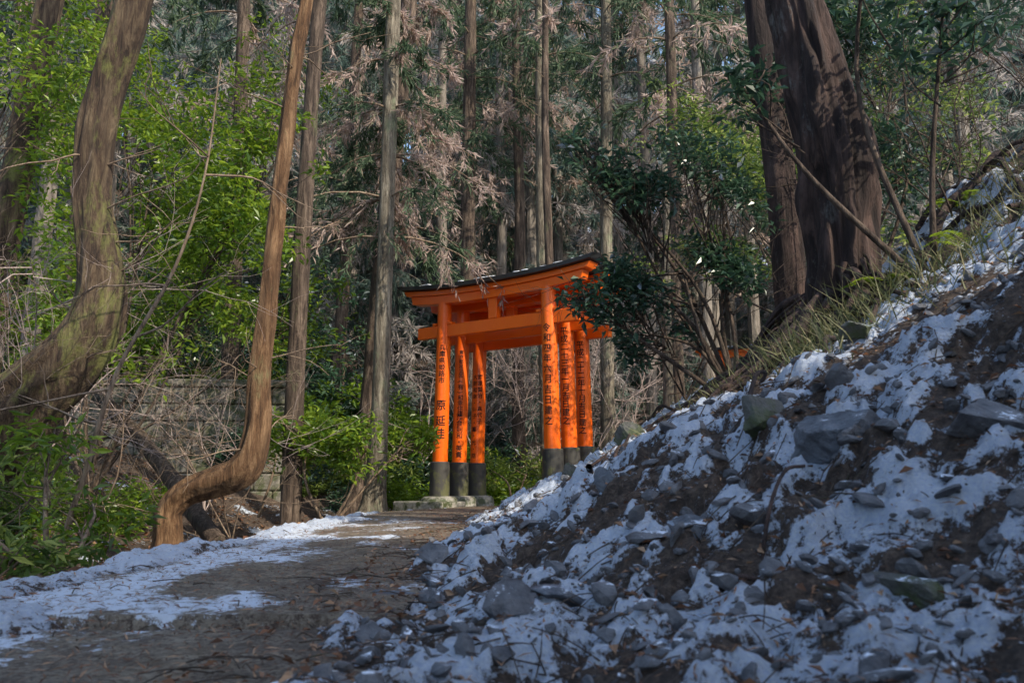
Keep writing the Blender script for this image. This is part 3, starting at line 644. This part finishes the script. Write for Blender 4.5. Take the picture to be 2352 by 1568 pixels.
# ---------------------------------------------------------------- distant forest (instanced)
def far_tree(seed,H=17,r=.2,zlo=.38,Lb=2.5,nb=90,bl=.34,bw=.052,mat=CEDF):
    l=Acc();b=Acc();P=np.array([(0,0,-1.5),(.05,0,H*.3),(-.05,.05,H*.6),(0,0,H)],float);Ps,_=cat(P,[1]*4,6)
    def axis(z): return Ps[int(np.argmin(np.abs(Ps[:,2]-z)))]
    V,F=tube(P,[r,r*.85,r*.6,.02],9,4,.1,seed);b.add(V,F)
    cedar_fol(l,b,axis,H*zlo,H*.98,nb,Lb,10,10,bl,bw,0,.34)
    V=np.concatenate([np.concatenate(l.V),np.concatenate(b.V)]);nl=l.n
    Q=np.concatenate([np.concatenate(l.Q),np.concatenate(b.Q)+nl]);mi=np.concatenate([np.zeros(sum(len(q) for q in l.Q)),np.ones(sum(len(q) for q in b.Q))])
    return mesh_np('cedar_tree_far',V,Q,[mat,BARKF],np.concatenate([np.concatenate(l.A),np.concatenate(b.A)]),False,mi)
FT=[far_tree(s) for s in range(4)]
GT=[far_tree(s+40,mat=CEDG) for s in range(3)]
YT=[far_tree(s+20,7,.09,.06,1.6,80,.26,.045) for s in range(2)]
f=empty('cedar_forest');cnt=0;placed=[]
tries=0
while cnt<145 and tries<8000:
    tries+=1
    y=random.uniform(23,75);x=random.uniform(-.75*y-4,.75*y+6)
    if any((x-a_)**2+(y-b2)**2<(1.6+.035*y)**2 for a_,b2 in placed): continue
    placed.append((x,y));cnt+=1
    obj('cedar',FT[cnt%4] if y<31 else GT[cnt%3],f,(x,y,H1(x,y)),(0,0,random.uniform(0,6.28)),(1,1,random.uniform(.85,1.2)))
for (x,y) in((-8,13),(-9,17),(-11,14),(-6.5,18),(9,15),(8,18),(-10.5,10)):
    obj('cedar',FT[random.randrange(4)],f,(x,y,H1(x,y)),(0,0,random.uniform(0,6.28)),(.8,.8,.8))
cnt=0
while cnt<85:
    y=random.uniform(17.5,45);x=random.uniform(-.7*y-1,.7*y+1);d=x-float(xc(y))
    if abs(d)<1.7 or (abs(x-.275*y)<1.6 and y<23): continue
    s=random.uniform(.6,1.15);obj('young_cedar',YT[cnt%2],f,(x,y,H1(x,y)),(0,0,random.uniform(0,6.28)),s);cnt+=1
def shrub_mesh(mat,L):
    a=Acc();C=clump_pts((0,0,.7),(1.1,1.1,.8),220,.42,1.5);leafcloud(a,C,8,L,L*.42,0,.1);return a.mesh('shrub',[mat])
SM=[shrub_mesh(LGREEN,.15),shrub_mesh(LDARK,.14),shrub_mesh(LYEL,.15),shrub_mesh(LDARK,.12),shrub_mesh(CEDF,.2)]
f=empty('undergrowth');cnt=0
while cnt<360:
    y=12.8+38*random.random()**1.5 if cnt<280 else random.uniform(5.5,14)
    x=random.uniform(-.75*y-2,.75*y+2) if cnt<280 else random.uniform(-.75*y-2,-4.2)
    d=x-float(xc(y))
    if abs(d)<1.6 or(d>0 and y<12) or (abs(x-.275*y)<1.6 and y<23): continue
    if -7.6<x<-3 and 9.5<y<12.6: cnt+=1;continue
    s=random.uniform(.5,1.15) if y>14 else random.uniform(.3,.6)
    k=random.choice([0,0,2,1,3]) if y<18 else random.choice([1,3,2,4,1])
    obj('shrub',SM[k],f,(x,y,H1(x,y)-.1),(0,0,random.uniform(0,6.28)),s);cnt+=1

# unseen cedars added to shade the foreground, beside / behind the viewpoint, right hillside
SHADE_CEDAR=far_tree(9,9,.16,.2,2.4,110)
for (x,y,s) in((5.8,-2.7,.8),(7.4,-4.9,.85),(5.0,-5.6,.8),(4.0,-3.7,.65),(2.6,-5.6,.7)):
    e=empty('shade_cedar_tree',(x,y,H1(x,y)));obj('shade_crown_and_trunk',SHADE_CEDAR,e,(0,0,0),(0,0,random.uniform(0,6)),(s*1.2,s*1.2,s))

# ---------------------------------------------------------------- light
Sd=Vector((.62,-.54,.64)).normalized()
sun=bpy.data.lights.new('sun','SUN');sun.energy=5;sun.angle=math.radians(.5);sun.color=(1,.90,.74)
so=bpy.data.objects.new('sun',sun);COL.objects.link(so);so.rotation_euler=(-Sd).to_track_quat('-Z','Y').to_euler()
wd=bpy.data.worlds.new('World');scene.world=wd;wd.use_nodes=True;t=wd.node_tree
sk=t.nodes.new('ShaderNodeTexSky');sk.sky_type='NISHITA';sk.sun_disc=False
sk.sun_elevation=math.asin(Sd.z);sk.sun_rotation=math.atan2(Sd.x,Sd.y);sk.dust_density=1.5;sk.ozone_density=2.0;sk.air_density=1.2
bg=t.nodes['Background'];bg.inputs[1].default_value=.28;t.links.new(sk.outputs[0],bg.inputs[0])
cam=bpy.data.cameras.new('camera');cam.lens=28;cam.sensor_width=36;cam.clip_end=500;cam.clip_start=.02
cam.dof.use_dof=True;cam.dof.focus_distance=9;cam.dof.aperture_fstop=5.6
co=bpy.data.objects.new('camera',cam);COL.objects.link(co);co.location=(0,0,.35);co.rotation_euler=(math.radians(100),0,0)
scene.camera=co
print('faces',sum(len(m.polygons) for m in bpy.data.meshes))
